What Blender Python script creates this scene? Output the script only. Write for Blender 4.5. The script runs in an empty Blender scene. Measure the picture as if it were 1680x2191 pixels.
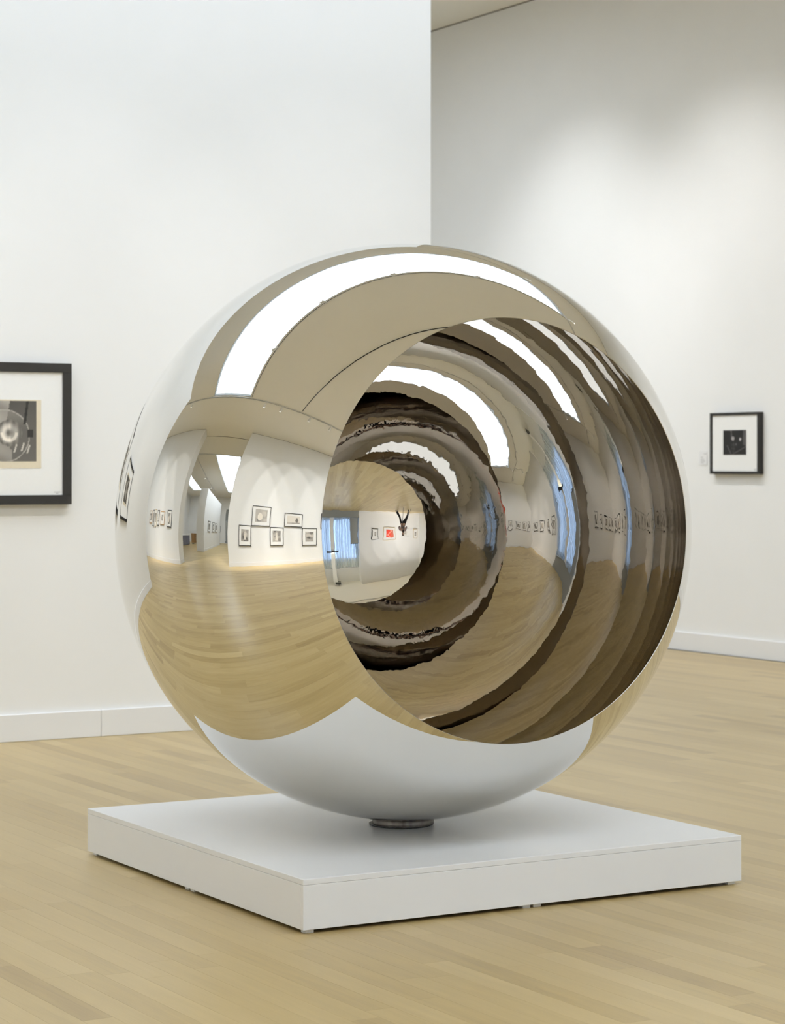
import bpy, bmesh, math, random
from mathutils import Vector, Matrix
R_ = math.radians
rnd = random.Random(7)
scene = bpy.context.scene
COL = scene.collection

# ---------------------------------------------------------------- camera
F_PX, YAW, HORIZON = 4978.5, 30.126, 990.0
cam_d = bpy.data.cameras.new('camera'); cam = bpy.data.objects.new('camera', cam_d); COL.objects.link(cam)
cam.location = (0, 0, 1.4); cam.rotation_euler = (R_(90), 0, R_(-YAW))
cam_d.sensor_fit = 'HORIZONTAL'; cam_d.sensor_width = 36.0
cam_d.lens = F_PX / 1680 * 36.0
cam_d.shift_y = -(2191 / 2 - HORIZON) / 1680
cam_d.clip_start = 0.02; cam_d.clip_end = 200
cam_d.dof.use_dof = True; cam_d.dof.focus_distance = 6.9; cam_d.dof.aperture_fstop = 11.0
scene.camera = cam

# ---------------------------------------------------------------- world (daylight outside the window behind the camera)
world = bpy.data.worlds.new('daylight'); scene.world = world; world.use_nodes = True
bg = world.node_tree.nodes['Background']
bg.inputs[0].default_value = (0.42, 0.62, 1.0, 1); bg.inputs[1].default_value = 3.0

# ---------------------------------------------------------------- exposure / paths
scene.view_settings.view_transform = 'Standard'; scene.view_settings.look = 'None'
scene.view_settings.gamma = 1.0; scene.view_settings.use_curve_mapping = False
scene.view_settings.exposure = 0.2
cy = scene.cycles
cy.max_bounces = 20; cy.glossy_bounces = 20; cy.diffuse_bounces = 4; cy.use_adaptive_sampling = True; cy.adaptive_threshold = 0.04; cy.transmission_bounces = 8
cy.use_denoising = True; cy.use_light_tree = False
cy.sample_clamp_indirect = 6.0; cy.blur_glossy = 0.5

# light levels
SKY_L = (0.85, 0.955, 1.08); SKY_S = (2.65, 5.5, 5.5, 4.6, 4.1)
SPOT_C = (0.985, 0.985, 0.995); SPOT_W = 120.0

# ---------------------------------------------------------------- helpers
def put(o, parent=None):
    COL.objects.link(o)
    if parent is not None: o.parent = parent
    return o
def tag(o, label=None, cat=None, group=None, kind=None):
    if label: o['label'] = label
    if cat: o['category'] = cat
    if group: o['group'] = group
    if kind: o['kind'] = kind
    return o
def thing(name, label, cat, loc=(0, 0, 0), rz=0, group=None):
    o = bpy.data.objects.new(name, None); o.empty_display_size = 0.1
    o.location = loc; o.rotation_euler = (0, 0, rz); put(o)
    return tag(o, label, cat, group)
class MB:
    def __init__(s): s.bm = bmesh.new()
    def box(s, x0, x1, y0, y1, z0, z1):
        m = Matrix.LocRotScale(((x0+x1)/2, (y0+y1)/2, (z0+z1)/2), None, (abs(x1-x0), abs(y1-y0), abs(z1-z0)))
        bmesh.ops.create_cube(s.bm, size=1, matrix=m); return s
    def tube(s, pts, radii, seg=12, cap=True):
        if not hasattr(radii, '__len__'): radii = [radii]*len(pts)
        pts = [Vector(p) for p in pts]; prev = None
        for i, p in enumerate(pts):
            d = (pts[min(i+1, len(pts)-1)] - pts[max(i-1, 0)]).normalized()
            q = Vector((0, 0, 1)).rotation_difference(d).to_matrix()
            ring = [s.bm.verts.new(p + q @ Vector((radii[i]*math.cos(2*math.pi*k/seg), radii[i]*math.sin(2*math.pi*k/seg), 0))) for k in range(seg)]
            if prev:
                for k in range(seg): s.bm.faces.new((prev[k], prev[(k+1) % seg], ring[(k+1) % seg], ring[k]))
            elif cap: s.bm.faces.new(ring[::-1])
            prev = ring
        if cap: s.bm.faces.new(prev)
        return s
    def lathe(s, prof, seg=48, loc=(0, 0, 0), capped=True):
        rings = []
        for r, z in prof:
            rings.append([s.bm.verts.new((loc[0]+r*math.cos(2*math.pi*k/seg), loc[1]+r*math.sin(2*math.pi*k/seg), loc[2]+z)) for k in range(seg)])
        for a, b in zip(rings, rings[1:]):
            for k in range(seg): s.bm.faces.new((a[k], a[(k+1) % seg], b[(k+1) % seg], b[k]))
        if capped: s.bm.faces.new(rings[0][::-1]); s.bm.faces.new(rings[-1])
        else: bmesh.ops.remove_doubles(s.bm, verts=s.bm.verts[:], dist=1e-6)
        return s
    def bevel(s, w, seg=2):
        bmesh.ops.bevel(s.bm, geom=s.bm.edges[:], offset=w, segments=seg, affect='EDGES', profile=0.5, clamp_overlap=True); return s
    def mesh(s, name, mat=None, smooth=False):
        me = bpy.data.meshes.new(name); s.bm.to_mesh(me); s.bm.free()
        if mat: me.materials.append(mat)
        if smooth: me.shade_smooth()
        return me
    def build(s, name, mat, parent=None, smooth=False):
        return put(bpy.data.objects.new(name, s.mesh(name, mat, smooth)), parent)
def struct(o): o['kind'] = 'structure'; return o

# ---------------------------------------------------------------- materials
def mat(name, col=(0.8, 0.8, 0.8), rough=0.5, metal=0.0, spec=0.5):
    m = bpy.data.materials.new(name); m.use_nodes = True
    b = m.node_tree.nodes['Principled BSDF']
    b.inputs['Base Color'].default_value = (*col, 1); b.inputs['Roughness'].default_value = rough
    b.inputs['Metallic'].default_value = metal; b.inputs['Specular IOR Level'].default_value = spec
    return m
def nodes(m): return m.node_tree.nodes, m.node_tree.links, m.node_tree.nodes['Principled BSDF']
def add_noise(m, scale, c0, c1, bump=0.0, vec_scale=(1, 1, 1), detail=4, dist=0.01):
    N, L, b = nodes(m)
    g = N.new('ShaderNodeNewGeometry'); mp = N.new('ShaderNodeMapping'); mp.inputs['Scale'].default_value = vec_scale
    L.new(g.outputs['Position'], mp.inputs['Vector'])
    n = N.new('ShaderNodeTexNoise'); n.inputs['Scale'].default_value = scale; n.inputs['Detail'].default_value = detail
    L.new(mp.outputs[0], n.inputs['Vector'])
    r = N.new('ShaderNodeMix'); r.data_type = 'RGBA'
    r.inputs['A'].default_value = (*c0, 1); r.inputs['B'].default_value = (*c1, 1)
    L.new(n.outputs['Fac'], r.inputs['Factor']); L.new(r.outputs['Result'], b.inputs['Base Color'])
    if bump:
        bp = N.new('ShaderNodeBump'); bp.inputs['Strength'].default_value = bump; bp.inputs['Distance'].default_value = dist
        L.new(n.outputs['Fac'], bp.inputs['Height']); L.new(bp.outputs[0], b.inputs['Normal'])
    return m
M = {}
M['wall'] = add_noise(mat('wall_paint', rough=0.7, spec=0.25), 3.0, (0.835, 0.835, 0.82), (0.865, 0.862, 0.85))
M['ceil'] = add_noise(mat('ceiling_paint', rough=0.8, spec=0.2), 2.0, (0.87, 0.85, 0.79), (0.89, 0.87, 0.81))
M['base'] = add_noise(mat('baseboard_paint', rough=0.45, spec=0.35), 5.0, (0.80, 0.80, 0.80), (0.83, 0.83, 0.825))
M['plinth'] = add_noise(mat('plinth_paint', rough=0.30, spec=0.45), 6.0, (0.80, 0.80, 0.80), (0.825, 0.825, 0.822))
M['black'] = mat('black_lacquer', (0.012, 0.011, 0.010), 0.45)
M['blackwood'] = add_noise(mat('black_stained_wood', rough=0.45), 30, (0.010, 0.009, 0.008), (0.020, 0.018, 0.016), vec_scale=(1, 1, 6))
M['palewood'] = add_noise(mat('pale_wood', rough=0.5), 25, (0.46, 0.36, 0.20), (0.60, 0.49, 0.30), vec_scale=(1, 1, 5))
M['brownwood'] = add_noise(mat('brown_wood', rough=0.5), 9, (0.30, 0.16, 0.06), (0.42, 0.25, 0.11), vec_scale=(1, 1, 8))
M['mat'] = add_noise(mat('mat_board', rough=0.85, spec=0.2), 60, (0.86, 0.86, 0.84), (0.89, 0.885, 0.87))
M['paper'] = add_noise(mat('aged_paper', rough=0.8, spec=0.2), 40, (0.72, 0.64, 0.48), (0.78, 0.70, 0.55))
M['grey'] = mat('grey_paint', (0.30, 0.31, 0.30), 0.6)
M['bluegrey'] = mat('blue_grey_laminate', (0.20, 0.21, 0.29), 0.5)
M['dark'] = mat('subfloor_dark', (0.16, 0.12, 0.07), 0.9)
M['metal'] = mat('dull_steel', (0.35, 0.34, 0.32), 0.35, 1.0)
M['ring'] = add_noise(mat('tarnished_steel', rough=0.5, metal=1.0), 60, (0.06, 0.055, 0.05), (0.26, 0.24, 0.22), vec_scale=(1, 1, .3))
M['whitemetal'] = mat('white_enamel', (0.8, 0.8, 0.78), 0.35)
M['rim'] = mat('brushed_rim', (0.62, 0.60, 0.57), 0.45, 1.0)
M['label'] = mat('label_card', (0.80, 0.80, 0.80), 0.6)
M['ink'] = mat('printed_ink', (0.30, 0.30, 0.30), 0.8)
M['skin'] = mat('skin', (0.55, 0.36, 0.27), 0.55)
M['hair'] = mat('hair', (0.05, 0.035, 0.025), 0.6)
M['trousers'] = add_noise(mat('black_cloth', rough=0.9, spec=0.2), 40, (0.012, 0.012, 0.014), (0.022, 0.022, 0.026))
M['shirt'] = add_noise(mat('mauve_grey_cloth', rough=0.9, spec=0.2), 40, (0.34, 0.28, 0.29), (0.42, 0.35, 0.36))
M['shoe'] = mat('black_leather', (0.015, 0.014, 0.013), 0.4)
def emis(name, col, s):
    m = bpy.data.materials.new(name); m.use_nodes = True; N = m.node_tree.nodes; N.clear()
    e = N.new('ShaderNodeEmission'); e.inputs[0].default_value = (*col, 1); e.inputs[1].default_value = s
    o = N.new('ShaderNodeOutputMaterial'); m.node_tree.links.new(e.outputs[0], o.inputs[0]); return m
M['sky'] = [emis('skylight_diffuser', SKY_L, q) for q in SKY_S]
M['lamp'] = emis('lamp_lens', SPOT_C, 4.0)
M['glass'] = mat('window_glass', (1, 1, 1), 0.0)
nodes(M['glass'])[2].inputs['Transmission Weight'].default_value = 1.0
nodes(M['glass'])[2].inputs['IOR'].default_value = 1.02
# sheer curtain: part diffuse, mostly translucent
m = bpy.data.materials.new('sheer_curtain'); m.use_nodes = True; N = m.node_tree.nodes; N.clear(); L = m.node_tree.links
d = N.new('ShaderNodeBsdfDiffuse'); d.inputs[0].default_value = (0.55, 0.58, 0.58, 1)
t = N.new('ShaderNodeBsdfTranslucent'); t.inputs[0].default_value = (0.80, 0.84, 0.86, 1)
tr_ = N.new('ShaderNodeBsdfTransparent'); tr_.inputs[0].default_value = (0.9, 0.93, 0.95, 1)
mx = N.new('ShaderNodeMixShader'); mx.inputs[0].default_value = 0.55; mx2 = N.new('ShaderNodeMixShader'); mx2.inputs[0].default_value = 0.22; at_ = N.new('ShaderNodeAttribute'); at_.attribute_name = 'sheer'; L.new(at_.outputs['Fac'], mx2.inputs[0])
o = N.new('ShaderNodeOutputMaterial')
L.new(d.outputs[0], mx.inputs[1]); L.new(t.outputs[0], mx.inputs[2]); L.new(mx.outputs[0], mx2.inputs[1]); L.new(tr_.outputs[0], mx2.inputs[2])
L.new(mx2.outputs[0], o.inputs[0]); M['curtain'] = m
# print surfaces coloured per vertex
def print_mat():
    m = mat('photo_print', rough=0.35, spec=0.35); N, L, b = nodes(m)
    a = N.new('ShaderNodeAttribute'); a.attribute_name = 'Col'; L.new(a.outputs['Color'], b.inputs['Base Color']); return m
M['print'] = print_mat()
# polished steel, faintly wavy
def steel(name, col, h, sc, h2, sc2, rough=0.0):
    m = mat(name, col, rough, 1.0); N, L, b = nodes(m)
    tc = N.new('ShaderNodeTexCoord'); prev = None
    for hh, ss, dd in ((h, sc, 1.5), (h2, sc2, 1.0)):
        n = N.new('ShaderNodeTexNoise'); n.inputs['Scale'].default_value = ss; n.inputs['Detail'].default_value = dd
        L.new(tc.outputs['Object'], n.inputs['Vector'])
        bp = N.new('ShaderNodeBump'); bp.inputs['Strength'].default_value = 1.0; bp.inputs['Distance'].default_value = hh
        L.new(n.outputs['Fac'], bp.inputs['Height'])
        if prev: L.new(prev, bp.inputs['Normal'])
        prev = bp.outputs[0]
    L.new(prev, b.inputs['Normal']); return m
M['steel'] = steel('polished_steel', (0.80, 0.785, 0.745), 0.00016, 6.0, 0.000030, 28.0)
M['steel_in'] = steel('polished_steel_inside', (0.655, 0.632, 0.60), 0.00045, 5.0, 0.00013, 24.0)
# oak planks
def oak():
    m = mat('oak_plank', rough=0.33, spec=0.5); N, L, b = nodes(m)
    at = N.new('ShaderNodeAttribute'); at.attribute_name = 'tone'; at2 = N.new('ShaderNodeAttribute'); at2.attribute_name = 'seed'
    g = N.new('ShaderNodeNewGeometry'); mp = N.new('ShaderNodeMapping'); mp.inputs['Scale'].default_value = (22, 1.3, 1)
    L.new(g.outputs['Position'], mp.inputs['Vector'])
    cb = N.new('ShaderNodeCombineXYZ'); L.new(at2.outputs['Fac'], cb.inputs[0]); L.new(at2.outputs['Fac'], cb.inputs[2])
    ad = N.new('ShaderNodeVectorMath'); ad.operation = 'ADD'; L.new(mp.outputs[0], ad.inputs[0]); L.new(cb.outputs[0], ad.inputs[1])
    n = N.new('ShaderNodeTexNoise'); n.inputs['Scale'].default_value = 1.6; n.inputs['Detail'].default_value = 5; n.inputs['Distortion'].default_value = 0.6
    L.new(ad.outputs[0], n.inputs['Vector'])
    mp2 = N.new('ShaderNodeMapping'); mp2.inputs['Scale'].default_value = (260, 6, 1); L.new(g.outputs['Position'], mp2.inputs['Vector'])
    n2 = N.new('ShaderNodeTexNoise'); n2.inputs['Scale'].default_value = 1.0; n2.inputs['Detail'].default_value = 3; L.new(mp2.outputs[0], n2.inputs['Vector'])
    cr = N.new('ShaderNodeValToRGB'); e = cr.color_ramp.elements
    e[0].position = 0.0; e[0].color = (0.29, 0.194, 0.074, 1); e[1].position = 1.0; e[1].color = (0.60, 0.465, 0.235, 1)
    k = cr.color_ramp.elements.new(0.5); k.color = (0.475, 0.352, 0.155, 1)
    def madd(a, mul, b_):
        q = N.new('ShaderNodeMath'); q.operation = 'MULTIPLY_ADD'; L.new(a, q.inputs[0]); q.inputs[1].default_value = mul
        if isinstance(b_, float): q.inputs[2].default_value = b_
        else: L.new(b_, q.inputs[2])
        return q.outputs[0]
    v = madd(n.outputs['Fac'], 0.55, at.outputs['Fac']); v = madd(n2.outputs['Fac'], 0.16, v)
    v = madd(v, 1.0, -0.355)
    L.new(v, cr.inputs[0]); L.new(cr.outputs[0], b.inputs['Base Color'])
    bp = N.new('ShaderNodeBump'); bp.inputs['Strength'].default_value = 0.12; bp.inputs['Distance'].default_value = 0.001
    L.new(n2.outputs['Fac'], bp.inputs['Height']); L.new(bp.outputs[0], b.inputs['Normal'])
    rr = madd(n.outputs['Fac'], 0.10, 0.29); L.new(rr, b.inputs['Roughness'])
    return m
M['oak'] = oak()

# ---------------------------------------------------------------- room dimensions (metres)
XW, XE = -2.60, 10.60          # west / east wall faces
YS, YN = -1.80, 19.20          # south / north wall faces
ZC = 5.21                      # ceiling
XW2, XF = -3.20, -17.00        # back of the west wall, far end of the next room
PY, PX0, PX1, PZ = 11.054, 0.66, 6.66, 4.25   # freestanding partition
AX0, AX1, AY = 2.40, 5.90, -2.50              # window alcove

# floor: dark subfloor, planks on it
fl = struct(MB().box(XF-.2, XE+.2, AY-.1, YN+.2, -0.08, -0.022).build('floor', M['dark']))
fl['label'] = 'pale oak strip floor running under the plinth'
PW = 0.083
fwv = Vector((math.sin(R_(YAW)), math.cos(R_(YAW)), 0)); rtv = Vector((math.cos(R_(YAW)), -math.sin(R_(YAW)), 0))
def proj(p):
    d = Vector(p) - Vector((0, 0, 1.4)); z = d.dot(fwv)
    if z < 0.3: return None
    return (840 + F_PX*d.dot(rtv)/z, HORIZON - F_PX*d.z/z, z)
planks = []
nrow = int((XE - XF)/PW) + 1
for i in range(nrow):
    x0 = XF + i*PW
    if x0 + PW > XE: break
    y = AY + 0.02 if AX0 < x0 < AX1 else YS
    if x0 < XW - 1: y = 2.0
    y -= rnd.random()*1.0; lim = AY if AX0 < x0 < AX1 else (2.0 if x0 < XW-1 else YS)
    while y < YN:
        ln = rnd.choice((0.5, 0.7, 0.9, 1.1, 1.3, 1.6, 1.9))
        a, b = max(y, lim), min(y+ln, YN)
        if b-a > 0.05:
            tone = min(max(rnd.gauss(0.5, 0.11), 0.2), 0.78)
            planks.append((x0, a, b, tone, rnd.random()*50))
        y += ln
def score(pk):
    x0, a, b, _, _ = pk; s = 0
    n = 6
    for k in range(n):
        q = proj((x0+PW/2, a+(b-a)*(k+.5)/n, 0))
        if q and -10 < q[0] < 1690 and 1300 < q[1] < 2200:
            inpl = 3.25 < x0+PW/2 < 4.85 and 6.12 < a+(b-a)*(k+.5)/n < 7.72
            if not inpl: s += (b-a)/n*PW*1.0/q[2]**3
    return s
order = sorted(range(len(planks)), key=lambda i: -score(planks[i]))
near = set(i for i in order[:300] if score(planks[i]) > 0)
def plank_faces(x0, x1, a, b, zt=0.0, zb=-0.02, g=0.0002):
    x0 += g; x1 -= g; a += g; b -= g
    v = [(x0, a, zt), (x1, a, zt), (x1, b, zt), (x0, b, zt), (x0, a, zb), (x1, a, zb), (x1, b, zb), (x0, b, zb)]
    f = [(0, 1, 2, 3), (4, 5, 1, 0), (5, 6, 2, 1), (6, 7, 3, 2), (7, 4, 0, 3)]
    return v, f
def set_attr(me, name, vals):
    at = me.attributes.new(name, 'FLOAT', 'POINT'); at.data.foreach_set('value', vals)
V, Fc, T, S_ = [], [], [], []
cache = {}
for i, (x0, a, b, tone, seed) in enumerate(planks):
    if i in near:
        key = (round(b-a, 2), int(tone*12))
        if key not in cache:
            v, f = plank_faces(-PW/2, PW/2, -(b-a)/2, (b-a)/2)
            me = bpy.data.meshes.new('plank'); me.from_pydata(v, [], f); me.materials.append(M['oak'])
            set_attr(me, 'tone', [tone]*8); set_attr(me, 'seed', [seed]*8); cache[key] = me
        o = bpy.data.objects.new('plank', cache[key]); o.location = (x0+PW/2, (a+b)/2, 0); put(o, fl)
    else:
        v, f = plank_faces(x0, x0+PW, a, b); n = len(V); V += v; Fc += [tuple(q+n for q in w) for w in f]; T += [tone]*8; S_ += [seed]*8
me = bpy.data.meshes.new('planks'); me.from_pydata(V, [], Fc); me.materials.append(M['oak']); set_attr(me, 'tone', T); set_attr(me, 'seed', S_)
tag(put(bpy.data.objects.new('distant_planks', me), fl), kind='stuff')

# ceiling with openings for the skylights
SK = [(-0.48, 8.45, 8.22, 10.45), (-14.1, -5.2, 8.22, 10.45), (-13.9, -9.0, 15.05, 17.0), (-0.48, 8.45, 15.05, 17.0), (-0.48, 8.45, 1.40, 3.62)]  # the fourth opening holds an unseen laylight added as fill light
def slab_with_holes(X0, X1, Y0, Y1, z0, z1, holes):
    mb = MB(); xs = sorted({X0, X1, *[h[0] for h in holes], *[h[1] for h in holes]}); ys = sorted({Y0, Y1, *[h[2] for h in holes], *[h[3] for h in holes]})
    for xa, xb in zip(xs, xs[1:]):
        for ya, yb in zip(ys, ys[1:]):
            if any(h[0] <= (xa+xb)/2 <= h[1] and h[2] <= (ya+yb)/2 <= h[3] for h in holes): continue
            mb.box(xa, xb, ya, yb, z0, z1)
    return mb
ce = struct(slab_with_holes(XF-.2, XE+.2, AY-.3, YN+.2, ZC, ZC+0.15, SK).build('ceiling', M['ceil']))
for i, (x0, x1, y0, y1) in enumerate(SK):
    w = bpy.data.objects.new('window_%d' % (i+1), None); w.location = ((x0+x1)/2, (y0+y1)/2, ZC); put(w); struct(w)
    w['label'] = ('long glowing white laylight in the ceiling above the sphere', 'long white laylight in the ceiling of the next room', 'smaller laylight at the rear of the next room', 'unseen laylight added behind the freestanding partition for fill light', 'laylight in the ceiling above the camera, streaked in the hollow')[i]
    ox, oy = w.location.x, w.location.y
    MB().box(x0-ox, x1-ox, y0-oy, y1-oy, 0.10, 0.14).build('diffuser', M['sky'][i], w)
    for nm, q in (('edge_trim', (x0-ox, x0-ox+.02, y0-oy, y1-oy)), ('edge_trim', (x1-ox-.02, x1-ox, y0-oy, y1-oy)), ('edge_trim', (x0-ox+.02, x1-ox-.02, y0-oy, y0-oy+.02)), ('edge_trim', (x0-ox+.02, x1-ox-.02, y1-oy-.02, y1-oy))):
        MB().box(*q, 0.0, 0.10).build(nm, M['grey'], w)

# walls
def wall(name, boxes, label, m='wall'):
    mb = MB()
    for b in boxes: mb.box(*b)
    o = struct(mb.build(name, M[m])); o['label'] = label; return o
wall('wall_right', [(XE, XE+.2, YS, YN, 0, ZC)], 'tall white gallery wall on the right with one small framed picture')
wall('wall_left', [(PX0, PX1, PY, PY+.9, 0, PZ)], 'freestanding white partition wall behind the sphere on the left')
wall('wall_side', [(XW2, XW, YS, 7.6, 0, ZC), (XW2, XW, 11.0, YN, 0, ZC)], 'white wall with a tall opening, reflected in the left of the sphere')
wall('wall_back', [(XW2, AX0, YS-.7, YS, 0, ZC), (AX1, XE+.2, YS-.7, YS, 0, ZC), (AX0, AX1, YS-.85, AY, 0, .55), (AX0, AX1, YS-.85, AY, 3.45, ZC),
                   (AX0, AX0+.1, YS-.85, AY, .55, 3.45), (AX1-.1, AX1, YS-.85, AY, .55, 3.45)], 'white wall behind the camera with a window recess, reflected in the hollow')
wall('wall_far', [(XF-.2, XE+.2, YN, YN+.2, 0, ZC)], 'white end wall far behind the partition')
wall('wall_inner', [(-13.8, -7.45, 11.1, 12.0, 0, 3.9)], 'low white partition in the next room, seen through the opening')
wall('wall_end', [(XF-.2, XF, 1.8, 10.2, 0, ZC), (XF-.2, XF, 11.0, YN, 0, ZC), (XF-.2, XF, 10.2, 11.0, 3.85, ZC), (XF, XW2, 1.8, 2.0, 0, ZC)], 'white end wall of the next room with a narrow doorway')
dr = struct(MB().box(XF-.19, XF-.14, 10.2, 11.0, 0, 3.85).build('door_1', M['grey'])); dr['label'] = 'narrow grey doorway at the far end of the next room'
MB().box(XF-.14, XF-.13, 10.86, 10.94, .25, 2.6).build('glazing_strip', M['label'], dr)
# baseboards
BH, BT = 0.1374, 0.018
def baseboard(name, runs, label):
    o = bpy.data.objects.new(name, None); put(o); struct(o); o['label'] = label
    for b in runs: MB().box(*b, 0.0, BH).bevel(0.003, 1).build('board', M['base'], o)
    return o
# the joint seen on the partition is at picture x = 217
def on_y(px, py, y):
    d = fwv*F_PX + rtv*(px-840) + Vector((0, 0, HORIZON-py)); return Vector((0, 0, 1.4)) + d*(y/d.y)
def on_x(px, py, x):
    d = fwv*F_PX + rtv*(px-840) + Vector((0, 0, HORIZON-py)); return Vector((0, 0, 1.4)) + d*(x/d.x)
jx = on_y(217, 1540, PY-BT).x
baseboard('baseboard_left', [(PX0, jx-.0008, PY-BT, PY), (jx+.0008, PX1+BT, PY-BT, PY), (PX1, PX1+BT, PY+.0005, PY+.9), (PX0-BT, PX0, PY-BT, PY+.9)], 'flat white baseboard along the freestanding partition')
baseboard('baseboard_right', [(XE-BT, XE, YS, 9.0), (XE-BT, XE, 9.002, YN)], 'flat white baseboard along the right gallery wall')
baseboard('baseboard_side', [(XW, XW+BT, YS, 7.6), (XW, XW+BT, 11.0, YN), (XW2, XW, 11.0-BT, 11.0), (XW2, XW, 7.6, 7.6+BT)], 'white baseboard of the wall reflected in the left of the sphere')
baseboard('baseboard_back', [(XW, AX0, YS, YS+BT), (AX1, XE, YS, YS+BT)], 'white baseboard of the wall behind the camera')
baseboard('baseboard_inner', [(-13.8, -7.45, 11.1-BT, 11.1), (-7.45, -7.45+BT, 11.1-BT, 12.0)], 'white baseboard round the low partition in the next room')

# dark strips, gap shade put into their colour, where walls meet ceiling
M['gap'] = mat('shadow_gap', (0.12, 0.10, 0.08), 0.9)
for k_, (bx, lb_) in enumerate((((XE-.004, XE, YS, YN), 'dark strip coloured as a shadow gap along the top of the right wall'), ((XW, XW+.004, YS, 7.6), 'dark strip coloured as a shadow gap along the top of the reflected salon wall'),
                  ((XW, XW+.004, 11.0, YN), 'dark strip coloured as a shadow gap above the reflected far row'), ((XW, AX0, YS, YS+.004), 'dark strip coloured as a shadow gap along the top of the wall behind the camera'),
                  ((XW2-.01, XW2+.01, 7.6, 11.0), 'dark ceiling joint at the opening to the next room'), ((AX1, XE, YS, YS+.004), 'dark strip coloured as a shadow gap above the wall east of the recess'))):
    o = struct(MB().box(*bx, ZC-.009, ZC-.0005).build('gap_strip_%d' % (k_+1), M['gap'])); o['label'] = lb_

# ---------------------------------------------------------------- plinth
PLX, PLY, PA, PH, GAP = 3.2334, 6.0997, 1.646, 0.1516, 0.012
pl = thing('plinth', 'low square white plinth under the polished sphere', 'plinth', (PLX+PA/2, PLY+PA/2, 0))
h = PA/2; T_ = 0.018
MB().box(-h, h, -h, h, GAP+PH-T_, GAP+PH).bevel(.0015, 1).build('top_panel', M['plinth'], pl)
for q in ((-h, h, -h, -h+T_), (-h, h, h-T_, h), (-h, -h+T_, -h+T_, h-T_), (h-T_, h, -h+T_, h-T_)):
    MB().box(*q, GAP, GAP+PH-T_-.0004).bevel(.001, 1).build('side_panel', M['plinth'], pl)
for fx in (-h+.03, -.02, .02, h-.03):
    for fy in (-h+.03, -.02, .02, h-.03):
        if abs(fx) < .1 and abs(fy) < .1: continue
        MB().box(fx-.014, fx+.014, fy-.014, fy+.014, 0, GAP).build('foot', M['whitemetal'], pl)

# ---------------------------------------------------------------- polished open sphere
SC = Vector((4.0281, 6.8691, 1.1654)); RAD = 0.9806; ALPHA = R_(43.3); TH = 0.002
sp = thing('mirror_sphere', 'large mirror-polished steel sphere, hollow, with a round opening facing right', 'sculpture', (SC.x, SC.y, GAP+PH))
zc = SC.z - (GAP+PH)
axis = Vector((-0.028, -0.999, 0.030)).normalized()
Q = Vector((0, 0, 1)).rotation_difference(axis).to_matrix()
def cap_mesh(name, r, mt, inward, nt=220, ns=360):
    vs, fs, ns_ = [], [], []
    for i in range(nt):
        th = ALPHA + (math.pi-ALPHA)*i/nt
        for k in range(ns):
            ph = 2*math.pi*k/ns; d = Q @ Vector((math.sin(th)*math.cos(ph), math.sin(th)*math.sin(ph), math.cos(th)))
            vs.append(d*r); ns_.append(-d if inward else d)
    d = Q @ Vector((0, 0, -1)); vs.append(d*r); ns_.append(-d if inward else d); last = len(vs)-1
    for i in range(nt-1):
        for k in range(ns):
            a, b, c, e = i*ns+k, i*ns+(k+1) % ns, (i+1)*ns+(k+1) % ns, (i+1)*ns+k
            fs.append((a, b, c, e) if inward else (a, e, c, b))
    for k in range(ns):
        a, b = (nt-1)*ns+k, (nt-1)*ns+(k+1) % ns
        fs.append((a, b, last) if inward else (a, last, b))
    me = bpy.data.meshes.new(name); me.from_pydata(vs, [], fs); me.materials.append(mt); me.shade_smooth()
    me.normals_split_custom_set_from_vertices([tuple(n) for n in ns_]); return me
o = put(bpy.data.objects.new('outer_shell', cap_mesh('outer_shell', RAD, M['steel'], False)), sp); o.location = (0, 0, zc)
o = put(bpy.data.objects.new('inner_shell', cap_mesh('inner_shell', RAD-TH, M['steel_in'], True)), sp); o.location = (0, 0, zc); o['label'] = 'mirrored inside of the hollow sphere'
vs, fs = [], []; n = 360
for k in range(n):
    ph = 2*math.pi*k/n; d = Q @ Vector((math.sin(ALPHA)*math.cos(ph), math.sin(ALPHA)*math.sin(ph), math.cos(ALPHA)))
    vs += [d*RAD, d*(RAD-TH)]
for k in range(n): a = 2*k; b = 2*((k+1) % n); fs.append((a, b, b+1, a+1))
me = bpy.data.meshes.new('rim'); me.from_pydata(vs, [], fs); me.materials.append(M['rim']); me.shade_smooth()
o = put(bpy.data.objects.new('rim', me), sp); o.location = (0, 0, zc)
MB().lathe([(.096, .0008), (.103, .0008), (.105, .004), (.105, .0240), (.103, .0252), (.096, .0248), (.096, .0008)], 64, capped=False).build('support_ring', M['ring'], sp, True)['label'] = 'dull steel support ring'
MB().lathe([(.108, 0.0), (.110, 0.004), (.106, 0.005)], 64, (-.006, .004, 0)).build('gasket', M['black'], sp, True)

# ---------------------------------------------------------------- framed pictures
def print_mesh(name, w, h_, fn, nx, ny, y=0.0):
    vs, fs, cs = [], [], []
    for j in range(ny+1):
        for i in range(nx+1):
            u, v = i/nx, j/ny; vs.append((w*(u-.5), y, h_*(v-.5))); cs.append(fn(u, v))
    for j in range(ny):
        for i in range(nx):
            a = j*(nx+1)+i; fs.append((a, a+1, a+nx+2, a+nx+1))
    me = bpy.data.meshes.new(name); me.from_pydata(vs, [], fs); me.materials.append(M['print'])
    at = me.attributes.new('Col', 'FLOAT_COLOR', 'POINT')
    for k, c in enumerate(cs): at.data[k].color = (c[0], c[1], c[2], 1)
    return me
def sep(g, warm=1.0):
    g = min(max(g, 0.004), 0.9); return (g*1.04, g*0.97, g*(0.86 if warm else .97))
def sm(a, b, x): t = min(max((x-a)/(b-a), 0), 1); return t*t*(3-2*t)
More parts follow.
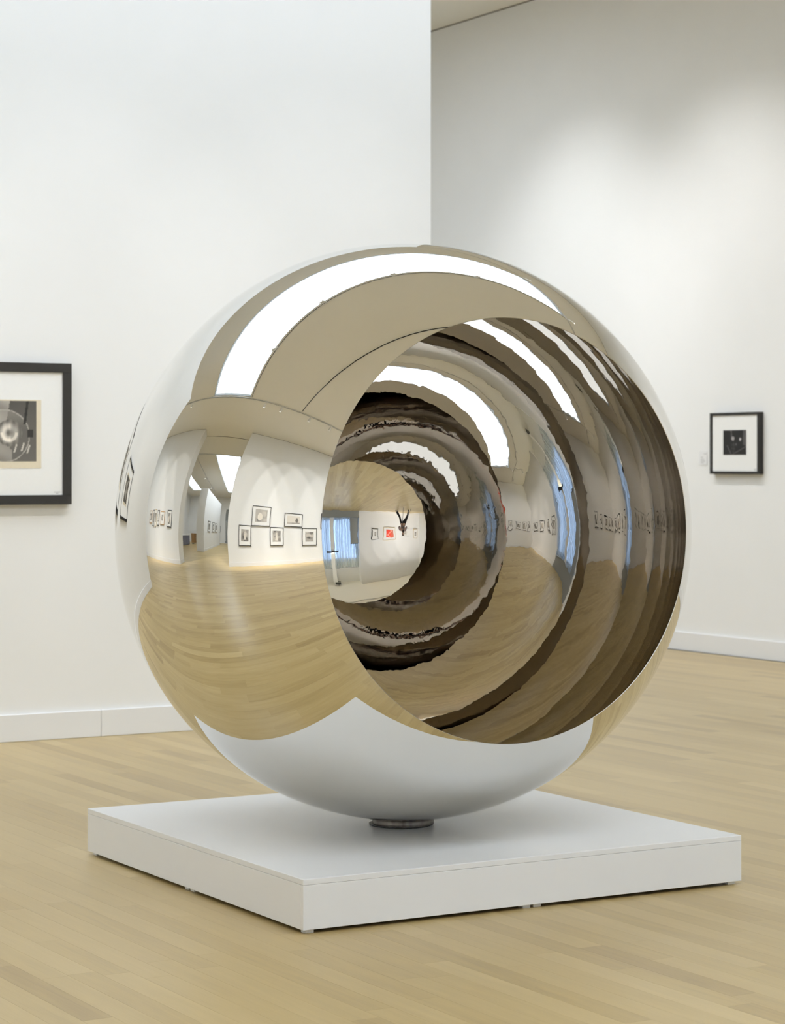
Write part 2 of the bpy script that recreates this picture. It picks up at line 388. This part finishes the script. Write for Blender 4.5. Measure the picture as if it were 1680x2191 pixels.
def blot(seed, dark=.03, light=.42):
    r = random.Random(seed); bl = [(r.random(), r.random(), r.uniform(.06, .3), r.uniform(.06, .35), r.choice((-1, 1, 1))*r.uniform(.3, 1)) for _ in range(9)]
    def f(u, v):
        g = 0.42
        for cx_, cy_, sx, sy, w in bl:
            if ((u-cx_)/sx)**2 + ((v-cy_)/sy)**2 < 1: g += .35*w
        return sep(dark + (light-dark)*min(max(g, 0), 1))
    return f
def globe(u, v):           # glass ball over a dark ground, pale diagonal strip and dark rod
    A = 1.38; x, y = (u-.60)*A, v-.42; r = math.hypot(x, y); g = .055 + .05*(1-v) + .03*u
    e = u*A - (.72 + .12*math.sin(v*9))
    edge = .62 + .13*abs(v-.62) if v > .2 else .70
    if u < edge: g = .34 + .22*math.sin(v*14 + u*9) * (1-u)
    if u < edge-.16: g = .12 + .12*math.sin(u*23+v*11)
    if r < .43: g = g*.62 + .05 + .10*sm(.1, .43, y)
    if abs(r-.43) < .008: g = .42
    x2, y2 = (u-.66)*A, v-.47; r2 = math.hypot(x2, y2)
    if r2 < .22: g = .16 + .55*sm(.02, .10, r2)*(1 if x2 < .03 else .45)*(1-sm(.10, .2, r2)) + .05*math.sin(x2*60)
    if .10 < r2 < .15 and y2 < 0: g += .30
    if abs(u - (.86+.10*(v-.7))) < .016 and v > .62: g = .015
    for a_, b_ in ((.74, .22), (.83, .24), (.90, .20)):
        if abs(u-a_-(v-b_)*.22) < .010 and abs(v-b_) < .07: g = .55
    if abs(u-.92) < .035 and .40 < v < .52: g = .02
    return sep(g)
def petals(u, v):
    g = .10; x, y = u-.5, v-.5; r = math.hypot(x*1.2, y); a = math.atan2(y, x)
    if r < .18+.22*abs(math.sin(2.5*a)): g = .25+.4*abs(math.cos(5*a))*r*2
    return sep(g)
def candles(u, v):
    g = .014
    if abs(u-.36-(v-.8)*-.04) < .012 and v > .62: g = .22
    if ((u-.43)/.06)**2+((v-.66)/.09)**2 < 1: g = .16+.3*abs(math.sin(u*80))
    if ((u-.74)/.035)**2+((v-.64)/.10)**2 < 1: g = .62*sm(.9, .2, abs(v-.62)/.1)
    if u > .87 and v > .36+.3*(1-u): g = .09
    if abs(u-(.16+(.4-v)*.5)) < .014 and v < .38: g = .15
    if abs(v-(.02+(u-.42)*.55)) < .014 and u > .42: g = .13
    if ((u-.44)/.07)**2+((v-.30)/.25)**2 < 1 and math.sin(u*190)*math.sin(v*170) > .35: g = .09
    if ((u-.57)/.03)**2+((v-.42)/.05)**2 < 1: g = .12
    return sep(g, 0)
def redprint(u, v):
    c = (.55, .05, .03) if u < .7 else (.40, .10, .06)
    p = .5+.28*math.sin(v*6.5+.4)
    if abs(u-p) < .07 or abs(u-p*.7-.02) < .04 and v < .5: c = (.75, .42, .32)
    return c
def scene_print(k):
    b = blot(k)
    def f(u, v):
        g = b(u, v)
        if k % 5 == 0 and ((u-.6)/.2)**2+((v-.42)/.32)**2 < 1 and u < .8: return sep(.75)
        if k % 5 == 1 and v > .12 and abs(u-.5) < .1+.2*(.5-v): return sep(.55)
        if k % 5 == 2 and v > .18: return sep(.62) if not (((u-.25)/.10)**2+((v-.45)/.34)**2 < 1) else sep(.05)
        return g
    return f
FRM = [0]
def picture(label, c, rz, w, h_, fw=.028, dep=.04, frame='blackwood', pw=.5, ph=.5, dy=.01, fn=None, paper=None, group='framed prints on the gallery walls', res=26, stamp=False):
    t = thing('framed_print', label, 'picture', c, rz, group)
    # local: x right, z up, -y out of the wall; wall at y = 0
    for q in ((-w/2, w/2, h_/2-fw, h_/2), (-w/2, w/2, -h_/2, -h_/2+fw), (-w/2, -w/2+fw, -h_/2+fw, h_/2-fw), (w/2-fw, w/2, -h_/2+fw, h_/2-fw)):
        MB().box(q[0], q[1], -dep, -.002, q[2], q[3]).bevel(.0012, 1).build('frame_rail', M[frame], t)
    my = -(dep-.010)
    MB().box(-w/2+fw, w/2-fw, my, my+.012, -h_/2+fw, h_/2-fw).build('mat_board', M['mat'], t)
    if paper:
        l, r, b_, t_ = paper
        MB().box(-pw/2-l, pw/2+r, my-.0015, my+.0005, dy-ph/2-b_, dy+ph/2+t_).build('paper_mount', M['paper'], t)
    FRM[0] += 1
    o = put(bpy.data.objects.new('print', print_mesh('print', pw, ph, fn or scene_print(FRM[0]), res, int(res*ph/pw)+1, 0)), t); o.location = (0, my-.0023, dy)
    if stamp:
        mb = MB()
        for k in range(7): mb.box(w/2-fw-.045+k*.005, w/2-fw-.0425+k*.005, my-.0004, my+.0001, -h_/2+fw+.012, -h_/2+fw+.017)
        mb.box(w/2-fw-.035, w/2-fw-.022, my-.0004, my+.0001, -h_/2+fw+.006, -h_/2+fw+.009).build('pencil_note', M['ink'], t)
    return t
# the one cut by the left edge of the photograph, and its neighbour
picture('landscape black-framed photograph of a glass ball at the left edge, beige paper border', (4.11, PY, 1.546), 0, .80, .712, fw=.047, dep=.045, frame='black', pw=.425, ph=.303, dy=.012, fn=globe, paper=(.026, .026, .034, .006), res=110, stamp=True)
picture('black-framed flower-like photograph reflected at the left rim of the sphere', (2.80, PY, 1.53), 0, .82, .66, fw=.035, dep=.045, frame='black', pw=.36, ph=.30, dy=.02, fn=petals, paper=(.02, .02, .03, .02), res=30)
picture('small black box frame with a dark square print on the right wall', (XE, 13.283, 1.54), R_(-90), .562, .445, fw=.020, dep=.045, frame='blackwood', pw=.262, ph=.178, dy=.006, fn=candles, res=70, stamp=True)
# wall label beside the right-hand picture
q0, q1 = on_x(1497, 966, XE), on_x(1514, 995, XE)
lb = thing('wall_label', 'tiny white text label left of the small black frame on the right wall', 'label', (XE, (q0.y+q1.y)/2, (q0.z+q1.z)/2), R_(-90))
lw, lh = abs(q0.y-q1.y), abs(q0.z-q1.z)
MB().box(-lw/2, lw/2, -.004, -.001, -lh/2, lh/2).build('card', M['label'], lb)
for zz, x0, x1 in ((.30, .1, .44), (.04, -.28, .0), (-.10, -.28, .12), (-.22, -.30, .28), (-.33, -.28, .1)):
    MB().box(x0*lw, x1*lw, -.0045, -.0038, zz*lh, (zz+.03)*lh).build('text_line', M['ink'], lb)
# west wall (faces +x): salon hang reflected in the sphere
def west(label, y0, y1, z0, z1, **k): picture(label, (XW, (y0+y1)/2, (z0+z1)/2), R_(90), y1-y0, z1-z0, group='salon-hung prints reflected in the sphere', **k)
west('lowest left framed print of the reflected salon hang, nearest the opening', 6.42, 7.03, .74, 1.49, pw=.36, ph=.43, fn=scene_print(11))
west('topmost large framed print of the reflected salon hang, dark with a pale figure', 5.54, 6.42, 1.48, 2.22, pw=.56, ph=.46, fn=scene_print(10))
west('lower middle framed print of the reflected salon hang, interior scene', 4.90, 5.53, .75, 1.46, pw=.38, ph=.42, fn=scene_print(6))
west('landscape pale print of the reflected salon hang, seated figure by a window', 3.99, 4.87, 1.50, 2.05, pw=.62, ph=.33, fn=scene_print(12))
west('lower right framed print of the reflected salon hang, dark arches', 3.23, 3.99, .73, 1.48, pw=.42, ph=.42, fn=scene_print(23))
west('upper right narrow framed print cut by the rim of the hollow', 2.45, 3.02, 1.48, 2.17, pw=.36, ph=.44, fn=scene_print(14))
def nw(label, y0, y1, z0, z1, **k): picture(label, (XW, (y0+y1)/2, (z0+z1)/2), R_(90), y1-y0, z1-z0, group='row of prints reflected beyond the partition', **k)
nw('tall black-framed print nearest the opening, in the reflected far row', 11.80, 12.36, 1.27, 1.88, pw=.26, ph=.38)
nw('brown-framed print second from the opening in the reflected far row', 12.75, 13.40, 1.35, 1.84, frame='brownwood', pw=.24, ph=.22)
nw('narrow black-framed print third from the opening in the reflected far row', 13.60, 13.92, 1.30, 1.88, pw=.16, ph=.3)
nw('pale wood framed print fourth from the opening in the reflected far row', 14.10, 14.46, 1.26, 1.91, frame='palewood', pw=.2, ph=.36)
nw('black-framed print fifth from the opening in the reflected far row', 14.60, 14.96, 1.26, 1.89, pw=.2, ph=.36)
nw('last brown-framed print of the reflected far row', 15.10, 15.76, 1.36, 1.86, frame='brownwood', pw=.36, ph=.26)
# south wall (faces +y)
def south(label, x0, x1, z0, z1, **k): picture(label, ((x0+x1)/2, YS, (z0+z1)/2), R_(180), x1-x0, z1-z0, group='prints on the wall behind the camera', **k)
south('small black-framed print beside the window recess, upside down in the hollow', 1.02, 1.52, 1.26, 1.98, pw=.17, ph=.3)
south('red abstract print in a gilt frame, upside down in the hollow', -.33, .59, 1.16, 2.08, frame='palewood', pw=.56, ph=.58, fn=redprint)
south('pale-framed print behind the photographer, upside down in the hollow', -1.55, -.90, 1.27, 1.90, frame='whitemetal', pw=.3, ph=.3, fn=lambda u, v: sep(.62 if (u-.5)**2+(v-.5)**2 > .1 else .35))
south('narrow pale wood print at the far corner, upside down in the hollow', -2.42, -2.02, 1.30, 2.02, frame='palewood', pw=.14, ph=.3)
south('black-framed print just east of the window recess', 6.15, 6.65, 1.22, 1.98, pw=.26, ph=.36)
south('dark narrow print second east of the window recess', 7.05, 7.4, 1.3, 1.9, pw=.2, ph=.3)
south('wide black box-framed print third east of the window recess', 8.1, 8.9, 1.25, 1.95, pw=.42, ph=.36, fw=.05)
south('framed print nearest the corner east of the window recess', 9.4, 10.1, 1.3, 1.9, pw=.36, ph=.3)
def east(label, y0, y1, z0, z1, **k): picture(label, (XE, (y0+y1)/2, (z0+z1)/2), R_(-90), y1-y0, z1-z0, group='prints along the right wall out of frame', **k)
for n_, (y0, y1, wd) in enumerate(((-1.2, -.7, 'first'), (-.2, .3, 'second'), (.8, 1.6, 'third'), (2.3, 2.8, 'fourth'), (3.4, 4.1, 'fifth'))):
    east('black-framed print on the right wall, %s from the back corner' % wd, y0, y1, 1.27, 1.88, pw=(y1-y0)*.5, ph=.3)
# next room
for x0, x1, wd in ((-9.4, -8.65, 'nearest'), (-11.0, -10.2, 'middle'), (-12.3, -11.4, 'farthest')):
    picture('%s framed print on the low partition in the next room' % wd, ((x0+x1)/2, 11.1, 1.58), 0, x1-x0, .74, pw=.4, ph=.42, group='prints in the next room')
picture('single framed print beside the doorway at the end of the next room', (XF, 12.2, 1.58), R_(90), .72, .72, pw=.36, ph=.3, group='prints in the next room')
cb = thing('storage_cabinet', 'low blue-grey two-door cabinet at the back of the next room', 'cabinet', (-11.6, 16.3, 0), R_(8))
MB().box(-.9, .9, -.25, .25, .03, .82).build('body', M['bluegrey'], cb)
for s in (-1, 1):
    o = MB().box(.45*s-.43, .45*s+.43, -.27, -.252, .06, .80).build('door', M['bluegrey'], cb); MB().box(.07*s-.01, .07*s+.01, -.29, -.272, .4, .55).build('handle', M['metal'], o)
MB().box(-.93, .93, -.28, .26, .822, .86).build('top', M['label'], cb)
cr_ = thing('drawer_chest', 'brown wooden chest on castors beside the blue-grey cabinet', 'chest', (-14.1, 15.9, 0), R_(12))
MB().box(-.5, .5, -.3, .3, .12, 1.0).build('body', M['brownwood'], cr_)
for k in range(3):
    o = MB().box(-.46, .46, -.32, -.302, .16+k*.28, .41+k*.28).build('drawer', M['brownwood'], cr_); MB().box(-.06, .06, -.34, -.322, .27+k*.28, .30+k*.28).build('handle', M['metal'], o)
for sx in (-.42, .42):
    for sy in (-.22, .22): MB().tube([(sx-.02, sy, .06), (sx+.02, sy, .06)], .06, 16).build('castor', M['black'], cr_)

# ---------------------------------------------------------------- light tracks and spots
def track(label, x0, x1, y0, y1):
    t = thing('light_track', label, 'track', ((x0+x1)/2, (y0+y1)/2, ZC), 0, 'recessed ceiling light tracks')
    a, b = (x1-x0)/2, (y1-y0)/2
    if a > b:
        for s in (-1, 1): MB().box(-a, a, s*.022-.006, s*.022+.006, -.03, 0).build('side_rail', M['whitemetal'], t)
        MB().box(-a, a, -.016, .016, -.006, 0).build('slot', M['black'], t)
    else:
        for s in (-1, 1): MB().box(s*.022-.006, s*.022+.006, -b, b, -.03, 0).build('side_rail', M['whitemetal'], t)
        MB().box(-.016, .016, -b, b, -.006, 0).build('slot', M['black'], t)
track('ceiling track parallel to the reflected salon wall', -.55, -.50, 2.0, 18.0)
track('ceiling track parallel to the right wall', 8.47, 8.52, -1.0, 18.0)
track('ceiling track crossing over the camera side of the sphere', -.45, 8.42, 5.78, 5.83)
track('ceiling track along the near edge of the laylight over the sphere', -.45, 8.42, 8.12, 8.17)
track('ceiling track behind the freestanding partition', -.45, 8.42, 12.75, 12.80)
track('ceiling track nearest the window recess', -2.2, 10.2, .60, .65)
track('long ceiling track in the next room', -14.0, -5.2, 12.62, 12.67)
track('ceiling track along the opening in the next room', -5.15, -5.10, 4.0, 18.0)
def spot(label, x, y, tgt, watts=None, size=62, group='track spotlights on the ceiling'):
    t = thing('track_spotlight', label, 'spotlight', (x, y, ZC-.03), 0, group)
    d = (Vector(tgt) - Vector((x, y, ZC-.19))).normalized()
    MB().box(-.02, .02, -.06, .06, -.02, 0).build('adapter', M['whitemetal'], t)
    MB().tube([(0, 0, -.02), (0, 0, -.10)], .008, 10).build('stem', M['whitemetal'], t)
    hd = bpy.data.objects.new('head', MB().tube([(0, 0, .07), (0, 0, .06), (0, 0, -.06), (0, 0, -.07)], [.03, .045, .055, .055], 20).mesh('head', M['whitemetal'], False)); put(hd, t)
    hd.location = (0, 0, -.16); hd.rotation_euler = (-d).to_track_quat('Z', 'Y').to_euler()
    ln = MB().tube([(0, 0, -.072), (0, 0, -.074)], .042, 20).build('lens', M['lamp'], hd)
    ld = bpy.data.lights.new('spot_beam', 'SPOT'); ld.energy = (watts or SPOT_W); ld.color = SPOT_C; ld.spot_size = R_(size); ld.spot_blend = 0.9; ld.shadow_soft_size = .045
    lo = put(bpy.data.objects.new('spot_beam', ld), t); lo.location = Vector((0, 0, -.16)) + d*.085; lo.rotation_euler = (-d).to_track_quat('Z', 'Y').to_euler()
for y, wd in ((7.35, 'first'), (6.62, 'second'), (5.36, 'third'), (4.38, 'fourth'), (2.9, 'fifth')):
    spot('%s white spotlight from the opening, aimed at the reflected salon hang' % wd, -.525, y, (XW, y-.3, 2.5), SPOT_W*13.0, 60)
for y, wd in ((12.1, 'first'), (13.6, 'second'), (14.9, 'third')):
    spot('%s white spotlight beyond the partition aimed at the reflected far row' % wd, -.525, y, (XW, y, 2.4), SPOT_W*7, 62)
for x, wd in ((1.6, 'first'), (3.2, 'second'), (4.6, 'third'), (6.1, 'fourth')):
    spot('%s spotlight from the left along the laylight edge, aimed at the partition' % wd, x, 8.145, (x-.1, PY, 1.2), SPOT_W*.85, 52)
for y, wd in ((15.2, 'farthest'), (13.3, 'second farthest'), (10.6, 'third farthest'), (8.2, 'fourth farthest'), (3.6, 'fifth farthest'), (1.2, 'sixth farthest'), (-.5, 'nearest')):
    spot('%s spotlight on the right-hand track, aimed at the right wall' % wd, 8.495, y, (XE, y, 1.6), SPOT_W*1.25, 82)
for x, wd in ((9.7, 'first'), (8.5, 'second'), (6.6, 'third'), (1.2, 'fourth'), (.1, 'fifth'), (-1.1, 'sixth'), (-2.0, 'seventh')):
    spot('%s spotlight counted from the right wall on the track behind the camera' % wd, x, .625, (x-(.3 if 0 < x < 2 else 0)+(.4 if 6 < x < 7 else 0), YS, 2.2), SPOT_W*6.5, 56)
for x, wd in ((-9.0, 'first'), (-11.8, 'second')):
    spot('%s spotlight on the track in the next room' % wd, x, 12.645, (x, 11.1, 1.5), SPOT_W*5, 80)

# ---------------------------------------------------------------- window recess behind the camera
w4 = bpy.data.objects.new('window_6', None); w4.location = ((AX0+AX1)/2, AY-.1, .55); put(w4); struct(w4); w4['label'] = 'tall window behind blue-lit sheer curtains, reflected in the hollow'
ww = (AX1-AX0-.2)/2
for x in (-ww+.03, -ww/3, ww/3, ww-.03): MB().box(x-.03, x+.03, -.03, .03, .06, 2.84).build('mullion', M['grey'], w4)
for z in (0.03, 2.87): MB().box(-ww, ww, -.03, .03, z-.03, z+.03).build('rail', M['grey'], w4)
for a, b in ((-ww+.06, -ww/3-.03), (-ww/3+.03, ww/3-.03), (ww/3+.03, ww-.06)): MB().box(a, b, -.004, .004, .06, 2.84).build('pane', M['glass'], w4)
bn = thing('window_bench', 'low bench box filling the foot of the window recess, coloured grey for its shade', 'bench', ((AX0+AX1)/2, (AY+YS)/2, 0))
MB().box(-(AX1-AX0)/2+.002, (AX1-AX0)/2-.002, AY-(AY+YS)/2+.002, YS-(AY+YS)/2, 0.001, .46).build('front_box', M['grey'], bn)  # white bench in the recess's shade; that shade is put into the grey
MB().box(-(AX1-AX0)/2+.002, (AX1-AX0)/2-.002, AY-(AY+YS)/2+.002, YS-(AY+YS)/2+.02, .461, .50).bevel(.004, 1).build('top_board', M['grey'], bn)
def curtain(label, x0, x1):
    t = thing('sheer_curtain', label, 'curtain', ((x0+x1)/2, AY+.12, .52), 0, 'sheer curtains in the window recess')
    w = x1-x0; nx, nz = int(w*90), 14; vs, fs, sh_ = [], [], []; r = random.Random(int(x0*100)); ph = r.random()*6
    for j in range(nz+1):
        for i in range(nx+1):
            s = i/nx*w; z = 3.5*j/nz; a = .05*(.55+.45*math.sin(s*9+1.3))+.012*math.sin(z*1.1+s*3)
            vs.append((s-w/2, a*math.sin(s*48+ph+.5*math.sin(s*7)+.25*math.sin(z*1.3+s*4)), z))
    sh_ = [.06+.55*max(0, math.sin(v_[0]*31+.6*math.sin(v_[0]*11+v_[2]*.7)+ph))**2 for v_ in vs]
    for j in range(nz):
        for i in range(nx): q = j*(nx+1)+i; fs.append((q, q+1, q+nx+2, q+nx+1))
    me = bpy.data.meshes.new('cloth'); me.from_pydata(vs, [], fs); set_attr(me, 'sheer', sh_); me.materials.append(M['curtain']); me.shade_smooth(); put(bpy.data.objects.new('cloth', me), t)
    MB().tube([(-w/2, 0, 3.515), (w/2, 0, 3.515)], .012, 10).build('rod', M['metal'], t)
curtain('sheer curtain on the side of the recess towards the red print', AX0+.02, 4.10)
curtain('sheer curtain behind the column, far side of the recess', 4.13, AX1-.02)
pc = thing('column', 'square white column standing in front of the curtains', 'column', (4.31, -1.98, .50))
MB().box(-.13, .13, -.13, .13, 0, ZC-.502).bevel(.004, 1).build('shaft', M['wall'], pc)
MB().box(-.15, .15, -.15, .15, 0, .06).build('foot_trim', M['base'], pc)
up = thing('uplight_bar', 'black horizontal uplight bar fixed to the column', 'light', (4.31, -1.79, 2.72))
MB().box(-.42, .42, -.045, .045, -.04, -.01).build('housing', M['black'], up)
for q in (-.045, .039): MB().box(-.42, .42, q, q+.006, -.0099, .05).build('side_lip', M['black'], up)
MB().box(-.06, .06, -.06, -.0455, -.06, .06).build('bracket', M['black'], up)
MB().box(-.38, .38, -.022, .022, -.0095, -.006).build('lens', M['lamp'], up)
ld = bpy.data.lights.new('up_beam', 'AREA'); ld.shape = 'RECTANGLE'; ld.size = .76; ld.size_y = .05; ld.energy = 380; ld.color = (1.0, .97, .74)
lo = put(bpy.data.objects.new('up_beam', ld), up); lo.location = (0, 0, .02); lo.rotation_euler = (R_(180+14), 0, 0)
gp = thing('display_panel', 'plain grey upright panel leaning on the bench beside the curtains', 'panel', (2.74, -2.02, .50))
MB().box(-.28, .28, -.02, .02, .0, 1.72).bevel(.003, 1).build('board', M['grey'], gp)
MB().box(-.285, .285, -.025, .025, 1.721, 1.75).build('cap_strip', M['black'], gp)
pj = thing('projector', 'black projector hanging from the ceiling of the window recess', 'projector', (4.15, -1.9, ZC))
MB().tube([(0, 0, 0), (0, 0, -.12)], .015, 12).build('drop_rod', M['black'], pj)
MB().box(-.19, .19, -.14, .14, -.27, -.12).bevel(.015, 2).build('body', M['black'], pj)
MB().tube([(.08, .14, -.19), (.08, .18, -.19)], .04, 20).build('lens', M['black'], pj)

# ---------------------------------------------------------------- tripod, camera and photographer (seen upside down in the hollow)
def loc(r, f, z): return Vector((0, 0, 0)) + rtv*r + fwv*f + Vector((0, 0, z))
tp = thing('camera_tripod', 'black camera on a thin-legged tripod, upside down in the hollow', 'tripod', loc(0, -.12, 0), R_(-YAW))
for a in (90, 210, 330):
    ca, sa = math.cos(R_(a)), math.sin(R_(a))
    lg = MB().tube([(.05*ca, .05*sa, 1.18), (.30*ca, .30*sa, .62), (.56*ca, .56*sa, .02)], [.016, .013, .010], 10).build('leg', M['black'], tp)
    MB().tube([(.565*ca, .565*sa, .0), (.56*ca, .56*sa, .04)], [.016, .014], 10).build('foot', M['black'], lg)
MB().tube([(0, 0, .95), (0, 0, 1.30)], .015, 12).build('centre_column', M['black'], tp)
MB().lathe([(.03, 1.16), (.06, 1.17), (.06, 1.21), (.03, 1.22)], 24).build('collar', M['black'], tp)
MB().box(-.04, .04, -.06, .05, 1.30, 1.335).bevel(.006, 1).build('head', M['black'], tp)
cbod = MB().box(-.075, .075, -.05, .01, 1.337, 1.455).bevel(.010, 2).build('camera_body', M['black'], tp)
MB().box(-.03, .03, -.04, .005, 1.456, 1.485).bevel(.006, 1).build('viewfinder', M['black'], cbod)
MB().tube([(0, .012, 1.40), (0, .10, 1.40)], [.036, .040], 28).build('lens_barrel', M['black'], cbod)
pp = thing('person', 'photographer in black trousers and mauve-grey shirt bending behind the tripod', 'person', loc(.02, -.72, 0), R_(-YAW))
def skin(name, pts, edges, mt, parent, root=0, sub=2):
    me = bpy.data.meshes.new(name); me.from_pydata([p[:3] for p in pts], edges, []); o = put(bpy.data.objects.new(name, me), parent)
    me.materials.append(mt); sk = o.modifiers.new('skin', 'SKIN')
    for i, p in enumerate(pts):
        r = p[3]; me.skin_vertices[0].data[i].radius = (r if not hasattr(r, '__len__') else r[0], r if not hasattr(r, '__len__') else r[1])
        me.skin_vertices[0].data[i].use_root = (i == root)
    sk.use_smooth_shade = True
    sb = o.modifiers.new('sub', 'SUBSURF'); sb.levels = sub; sb.render_levels = sub
    return o
# local frame: +y towards the sphere
bp_, be = [(0, 0, .95, .13)], []
def chain(start, pts):
    i = start
    for p in pts: bp_.append(p); be.append((i, len(bp_)-1)); i = len(bp_)-1
    return i
neck = chain(0, [(0, .05, 1.10, .125), (0, .14, 1.25, .135), (0, .22, 1.36, .10), (0, .27, 1.44, .055)])
chain(neck, [(0, .30, 1.50, .075), (0, .33, 1.57, .092), (0, .33, 1.645, .070)])
hands = []
for s in (-1, 1):
    chain(0, [(.10*s, .0, .88, .095), (.24*s, .05, .50, .062), (.36*s, .02, .12, .042), (.365*s, .01, .06, .04), (.38*s, .14, .03, .03)])
    wrist = chain(3, [(.17*s, .20, 1.34, .062), (.25*s, .22, 1.10, .045), (.15*s, .46, 1.22, .032), (.10*s, .54, 1.30, .028)]); hands.append((s, wrist))
    palm = chain(wrist, [(.085*s, .575, 1.34, .030)])
    for k, (dx, ln) in enumerate(((-.030, .052), (-.010, .062), (.012, .058), (.030, .045))):
        bx_ = .085*s + dx*.6
        chain(palm, [(bx_, .59, 1.365+dx*.3, .0095), (bx_-.004*s, .60+ln*.5, 1.385+dx*.4, .009), (bx_-.018*s, .60+ln, 1.378+dx*.4, .008)])
    chain(wrist, [(.075*s, .545, 1.335, .011), (.062*s, .575, 1.352, .0095), (.060*s, .60, 1.36, .0085)])
skin('body', bp_, be, M['skin'], pp)
tr, te = [(0, -.005, .97, .145)], []
for s in (-1, 1):
    i = 0
    for p in ((.10*s, -.005, .87, .112), (.24*s, .05, .50, .082), (.355*s, .02, .14, .066), (.362*s, .015, .07, .064)): tr.append(p); te.append((i, len(tr)-1)); i = len(tr)-1
tr.append((0, .02, 1.06, .142)); te.append((0, len(tr)-1))
skin('trousers', tr, te, M['trousers'], pp)
sh, se = [(0, .03, 1.05, .148)], []
i = 0
for p in ((0, .09, 1.17, .15), (0, .15, 1.27, .152), (0, .21, 1.35, .118), (0, .245, 1.40, .07)): sh.append(p); se.append((i, len(sh)-1)); i = len(sh)-1
for s in (-1, 1):
    i = 3
    for p in ((.17*s, .20, 1.34, .078), (.25*s, .22, 1.10, .060), (.16*s, .44, 1.21, .045)): sh.append(p); se.append((i, len(sh)-1)); i = len(sh)-1
skin('shirt', sh, se, M['shirt'], pp)
for s in (-1, 1):
    skin('shoe', [(.365*s, -.03, .05, .046), (.37*s, .06, .045, .045), (.38*s, .15, .035, .036), (.385*s, .20, .03, .028)], [(0, 1), (1, 2), (2, 3)], M['shoe'], pp, sub=2)
skin('hair', [(0, .30, 1.60, .085), (0, .315, 1.66, .078), (0, .27, 1.56, .06)], [(0, 1), (0, 2)], M['hair'], pp)
for s in (-1, 1):
    e = MB().tube([(.034*s, .418, 1.585), (.034*s, .424, 1.585)], [.010, .006], 10).build('eye', M['hair'], pp)
MB().tube([(0, .415, 1.585), (0, .445, 1.555), (0, .42, 1.545)], [.008, .014, .010], 10).build('nose', M['skin'], pp, True)
MB().tube([(-.022, .398, 1.52), (0, .408, 1.518), (.022, .398, 1.52)], [.004, .006, .004], 8).build('mouth', M['shirt'], pp, True)
for s in (-1, 1): MB().tube([(.088*s, .32, 1.595), (.098*s, .31, 1.58), (.088*s, .325, 1.545)], [.010, .014, .008], 8).build('ear', M['skin'], pp, True)
